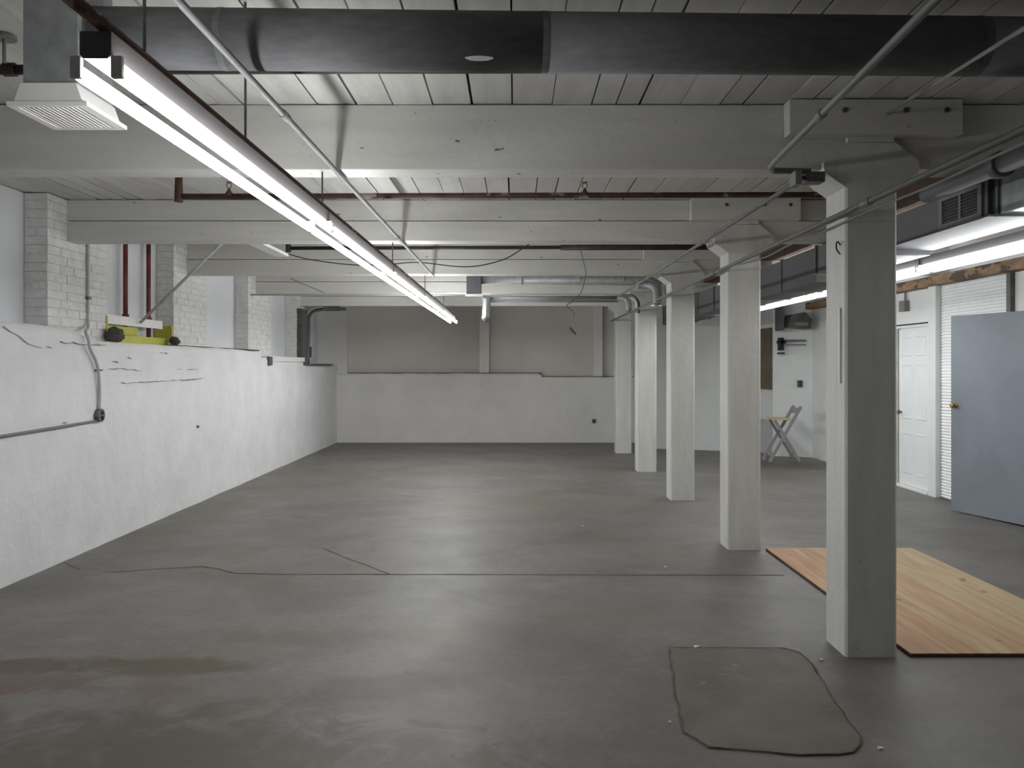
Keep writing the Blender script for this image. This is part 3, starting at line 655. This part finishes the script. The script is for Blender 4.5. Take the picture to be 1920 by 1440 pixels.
for k in range(7): z = EYE+.895+k*.019; mk('louvre', MB().prism([(4.80, z), (5.20, z), (5.20, z+.004), (4.80, z+.004)], 'x', Xg-.011, Xg-.004), 'box', rg)
t = thing('rectangular_duct', 'bright galvanised duct box at the right edge, nearer than the dark duct', 'duct', (2.9, 4, 2.4))
mk('duct_section', MB().box(2.665, 3.12, 2.2, 4.56, EYE+.83, EYE+1.075, .004), 'shiny', t)
for y in (3.5, 4.54): mk('seam_flange', MB().box(2.653, 3.132, y, y+.025, EYE+.82, EYE+1.082), 'ductp', t)
mk('connector', MB().box(2.72, 3.08, 4.565, 4.715, EYE+.86, EYE+1.05), 'black', t)
pipe('insulated_pipe', 'thick grey green pipe under the nearest beam at the right edge', 'pipe', [(2.47, 1.0, EYE+1.02), (2.47, 4.95, EYE+1.02)], .05, 'ductp', ((3.2, .03),), n=16)
gaps = [(4.80, 7.18), (7.44, 9.81), (10.07, 12.44), (12.70, 15.0)]
gl = ['stained brown timber between the first two beams, above the dark duct', 'stained brown timber between the second and third beams, above the dark duct', 'stained brown timber between the third and fourth beams, above the dark duct', 'stained brown timber between the last two beams, above the dark duct']
for (a, b_), l_ in zip(gaps, gl):
    solo('ceiling_joist', l_, 'timber', MB().box(2.84, 3.14, a, b_, EYE+1.24, CEIL-.01, .005), 'brown', 'brown timbers above the dark duct')

# ------------------------------------------------------------------ left wall fittings
t = thing('wall_conduit', 'pale vertical conduit on the left brick pier, bending down to the round outlet box', 'conduit', (-3.88, 7.55, 1.2))
pp = [at(163, 455, 7.53), at(162, 560, 7.53), at(161, 640, 7.53)]
cp = smoothpts([(-3.885, 7.53, 2.70), (-3.885, 7.53, 2.3), (-3.885, 7.53, 2.02), (-3.83, 7.42, 1.93), (-3.70, 7.13, 1.89), (-3.645, 7.07, 1.82), (-3.645, 7.10, 1.74), (-3.65, 7.22, 1.62), (-3.652, 7.27, 1.45), (-3.652, 7.27, 1.20)], 5)
mk('tube', MB().tube(cp, 0.014, 8), 'conduit_w', t, True)
mk('strap', MB().box(-3.905, -3.868, 7.505, 7.555, 2.20, 2.225, .002), 'box', t); mk('strap', MB().box(-3.69, -3.632, 7.245, 7.295, 1.55, 1.565, .002), 'box', t)
t = thing('outlet_box', 'round dark metal outlet box on the left wall where two conduits meet', 'box', (-3.66, 7.27, 1.16))
mk('case', MB().tube([(-3.69, 7.27, 1.16), (-3.63, 7.27, 1.16)], .058, 16), 'box', t, True)
for dz in (-.022, .022): mk('socket', MB().tube([(-3.630, 7.275, 1.16+dz), (-3.622, 7.275, 1.16+dz)], .017, 10), 'black', t)
solo('wall_conduit', 'thin dark conduit running left along the wall from the round outlet box', 'conduit', MB().tube([(-3.655, 7.24, 1.115), (-3.655, 5.9, 1.095), (-3.655, 3.0, 1.06)], .011, 8), 'conduit', smooth=True)
for y, n_, l_ in ((8.56, 'red_pipe', 'left of two dark red vertical pipes in the wall recess'), (9.1, 'red_pipe', 'right of two dark red vertical pipes in the wall recess')):
    t = thing(n_, l_, 'pipe', (-4.03, y, 1.83), 'red pipes in the left wall recess')
    mk('tube', MB().tube([(-4.03, y, 1.83), (-4.03, y, CEIL-.01)], .024, 10), 'red', t, True)
    mk('collar', MB().tube([(-4.03, y, 2.06), (-4.03, y, 2.13)], .034, 10), 'red', t, True)
t = thing('yellow_tray', 'yellow green painted wooden tray on the ledge of the left wall around the red pipes', 'tray', (-3.95, 8.6, 1.82))
zb = 1.815
mk('end_board', MB().box(-4.06, -3.89, 7.88, 7.91, zb, 2.075, .003), 'yellow', t); mk('end_board', MB().box(-4.09, -3.89, 9.38, 9.41, zb, 2.05, .003), 'yellow', t)
mk('front_board', MB().box(-3.905, -3.885, 7.91, 9.41, zb, zb+.085, .003), 'yellow', t)
mk('side_board', MB().box(-3.95, -3.93, 7.93, 8.62, zb+.09, zb+.175, .003), 'yellow', t)
mk('top_board', MB().box(-3.93, -3.905, 7.92, 9.17, zb+.185, zb+.275, .003), 'whiteboard', t)['label'] = 'white top board'
def lump(r, c):
    bm = bmesh.new(); bmesh.ops.create_icosphere(bm, subdivisions=3, radius=r)
    for v in bm.verts:
        v.co *= 1+0.35*noise.noise(v.co*18+Vector(c)); v.co.z *= 0.85
    zmin = min(v.co.z for v in bm.verts)
    mb = MB(); bm.verts.index_update()
    mb.add([(v.co+Vector(c)+Vector((0, 0, -zmin)))[:] for v in bm.verts], [[v.index for v in f.verts] for f in bm.faces]); bm.free(); return mb
solo('dark_lump', 'larger dark woolly lump on the ledge at the left end of the yellow tray', 'lump', lump(.085, (-3.80, 7.86, 1.815)), 'lump', smooth=True)
solo('dark_lump', 'smaller dark lump on the ledge at the right end of the yellow tray', 'lump', lump(.06, (-3.80, 9.25, 1.812)), 'lump', smooth=True)
solo('diagonal_conduit', 'grey conduit slanting from the ceiling down to the yellow tray', 'conduit', MB().tube([(-2.82, 8.5, CEIL-.01), (-3.88, 8.56, EYE+.44)], .016, 8), 'conduit_w', smooth=True)
# ledge board with dark ends and equipment in the far corner
t = thing('ledge_board', 'white board with dark brackets along the lower step of the left wall ledge', 'board', (-3.66, 13.3, 1.6))
mk('board', MB().box(-3.70, -3.655, 12.35, 14.45, 1.66, 1.735, .003), 'whiteboard', t)
for y in (12.3, 14.39): mk('bracket', MB().box(-3.71, -3.64, y, y+.14, 1.60, 1.73, .004), 'box', t)
t = thing('electrical_cabinet', 'dark narrow electrical cabinet with conduit in the far left corner recess', 'cabinet', (-4, 15.2, 1.62))
mk('case', MB().box(-4.09, -3.82, 14.80, 15.25, 1.64, 2.62, .006).box(-3.90, -3.80, 14.55, 14.8, 1.62, 1.72), 'darkunit', t)
mk('cover', MB().box(-3.82, -3.805, 14.83, 15.22, 1.68, 2.58, .003), 'duct', t)
mk('conduit', MB().tube(smoothpts([(-3.84, 15.35, 1.62), (-3.82, 15.35, 2.2), (-3.80, 15.38, 2.55), (-3.6, 15.6, 2.66), (-3.2, 15.7, 2.665)], 4), .03, 8), 'box', t, True)
mk('red_handle', MB().tube([(-3.80, 15.4, 1.75), (-3.80, 15.4, 1.95)], .018, 8), 'red', t)
mk('floor_tray', MB().box(-3.76, -3.64, 14.6, 16.6, 1.60, 1.63, .004), 'box', t)
solo('small_speaker_box', 'small dark box under the beam in the far left corner', 'box', MB().box(-3.50, -3.22, 15.1, 15.25, 2.60, 2.683, .005), 'darkunit')
# far-left thin rail under beam four
solo('thin_rail', 'thin grey pipe running across just below the fourth beam', 'pipe', MB().tube([(-3.90, 12.2, EYE+1.04), (-.72, 12.2, EYE+1.035)], .012, 8), 'conduit_w', smooth=True)
solo('wall_anchor', 'small metal anchor stub on the lower left wall', 'anchor', MB().tube([(-3.69, 9.57, .89), (-3.655, 9.57, .89)], [.02, .014], 8), 'box')
t = thing('wall_outlet', 'small dark outlet low on the far wall near the columns', 'outlet', (1.63, 17.08, .45))
mk('plate', MB().box(1.60, 1.67, 17.06, 17.10, .41, .49, .004), 'box', t); mk('socket', MB().tube([(1.635, 17.06, .45), (1.635, 17.05, .45)], .018, 10), 'black', t)

# ------------------------------------------------------------------ right wall fittings
t = thing('switch_box', 'small grey switch box with conduit above the white panelled door', 'box', (XR-.03, 10.9, 2.32))
mk('case', MB().box(XR-.07, XR-.001, 10.82, 10.98, 2.31, 2.45, .004), 'conduit', t); mk('conduit', MB().tube([(XR-.03, 10.88, 2.45), (XR-.03, 10.88, 2.558)], .013, 8), 'conduit', t)
t = thing('unit_heater', 'dark box heater hanging on the far wall between the first two columns', 'heater', (4.85, 14.1, 2.2))
mk('case', MB().prism([(4.62, 2.25), (5.0, 2.22), (5.02, 2.38), (4.9, 2.50), (4.68, 2.46)], 'y', 13.95, 14.30), 'darkunit', t)
mk('front_panel', MB().box(4.74, 4.95, 13.94, 13.952, 2.27, 2.33, .002), 'conduit', t)
mk('bracket', MB().box(4.55, 4.60, 14.1, 14.45, 2.20, 2.66), 'box', t)
t = thing('wall_bracket_pipes', 'dark valve with two thin horizontal pipes on the far wall below the heater', 'pipe', (4.8, 14.35, 1.95))
mk('valve', MB().box(4.60, 4.66, 14.3, 14.47, 1.86, 2.08, .006).box(4.58, 4.70, 14.3, 14.46, 1.98, 2.03, .004), 'black', t)
mk('tube', MB().tube([(4.66, 14.36, 2.03), (5.05, 14.34, 2.03)], .012, 8), 'box', t); mk('tube', MB().tube([(4.66, 14.36, 1.96), (5.05, 14.34, 1.96)], .009, 8), 'conduit', t)
solo('valve_handle', 'small dark handle just below the valve on the far wall', 'handle', MB().box(4.60, 4.70, 14.38, 14.5, 1.80, 1.825, .004), 'black')
t = thing('wall_outlet', 'dark double outlet on the far wall above the folding chair', 'outlet', (4.97, 14.35, 1.28))
mk('plate', MB().box(4.93, 5.01, 14.38, 14.43, 1.22, 1.34, .004), 'box', t)
for z in (1.255, 1.305): mk('socket', MB().tube([(4.97, 14.38, z), (4.97, 14.37, z)], .018, 10), 'black', t)
# folding chair
t = thing('folding_chair', 'grey wooden folding chair with a pale yellow seat by the far wall', 'chair', (4.46, 13.8, 0))
for s in (13.62, 13.98):
    mk('leg', MB().bar((4.20, s, 0.012), (4.72, s, .92), .03, .045), 'chairwood', t)
    mk('leg', MB().bar((4.71, s+(-.04 if s > 13.8 else .04), 0.012), (4.30, s+(-.04 if s > 13.8 else .04), .69), .03, .045), 'chairwood', t)
mk('seat', MB().box(4.26, 4.56, 13.60, 14.0, .695, .722, .006), 'seatwood', t)
mk('back_slat', MB().box(4.66, 4.685, 13.63, 13.97, .80, .90, .005), 'chairwood', t)
mk('stretcher', MB().bar((4.27, 13.63, .13), (4.27, 13.97, .13), .025, .03).bar((4.63, 13.66, .13), (4.63, 13.94, .13), .025, .03), 'chairwood', t)

# ------------------------------------------------------------------ plywood and debris
t = thing('plywood_sheet', 'large plywood sheet lying flat on the floor behind the nearest column', 'plywood', (2.8, 5.85, 0))
mk('face_veneer', MB().box(2.17, 3.43, 4.53, 7.15, .018, .022), 'ply', t)
mk('core_plies', MB().box(2.172, 3.428, 4.532, 7.148, 0.003, .018), 'brown', t)
cl = ['white plaster chip on the near edge of the concrete patch', 'small pale chip on the floor just left of the nearest column base', 'pale chip at the bottom right of the floor, beyond the patch corner',
      'small pale chip on the floor left of the second column', 'tiny pale chip in the middle of the floor', 'small pale chip left of the concrete patch']
for (px, py, s), l_ in zip(((1306, 1216, .02), (1541, 1239, .015), (1650, 1405, .014), (1248, 1064, .016), (1092, 987, .014), (1256, 1356, .009)), cl):
    x, y = fp(px, py)
    P = [(x+s*math.cos(a)*random.uniform(.6, 1.2), y+s*math.sin(a)*random.uniform(.4, .9)) for a in [k*math.pi/3 for k in range(6)]]
    solo('plaster_chip', l_, 'debris', MB().prism(P, 'z', .0005 if px != 1306 else .006, .009 if px != 1306 else .014), 'chip', 'pale chips on the floor')
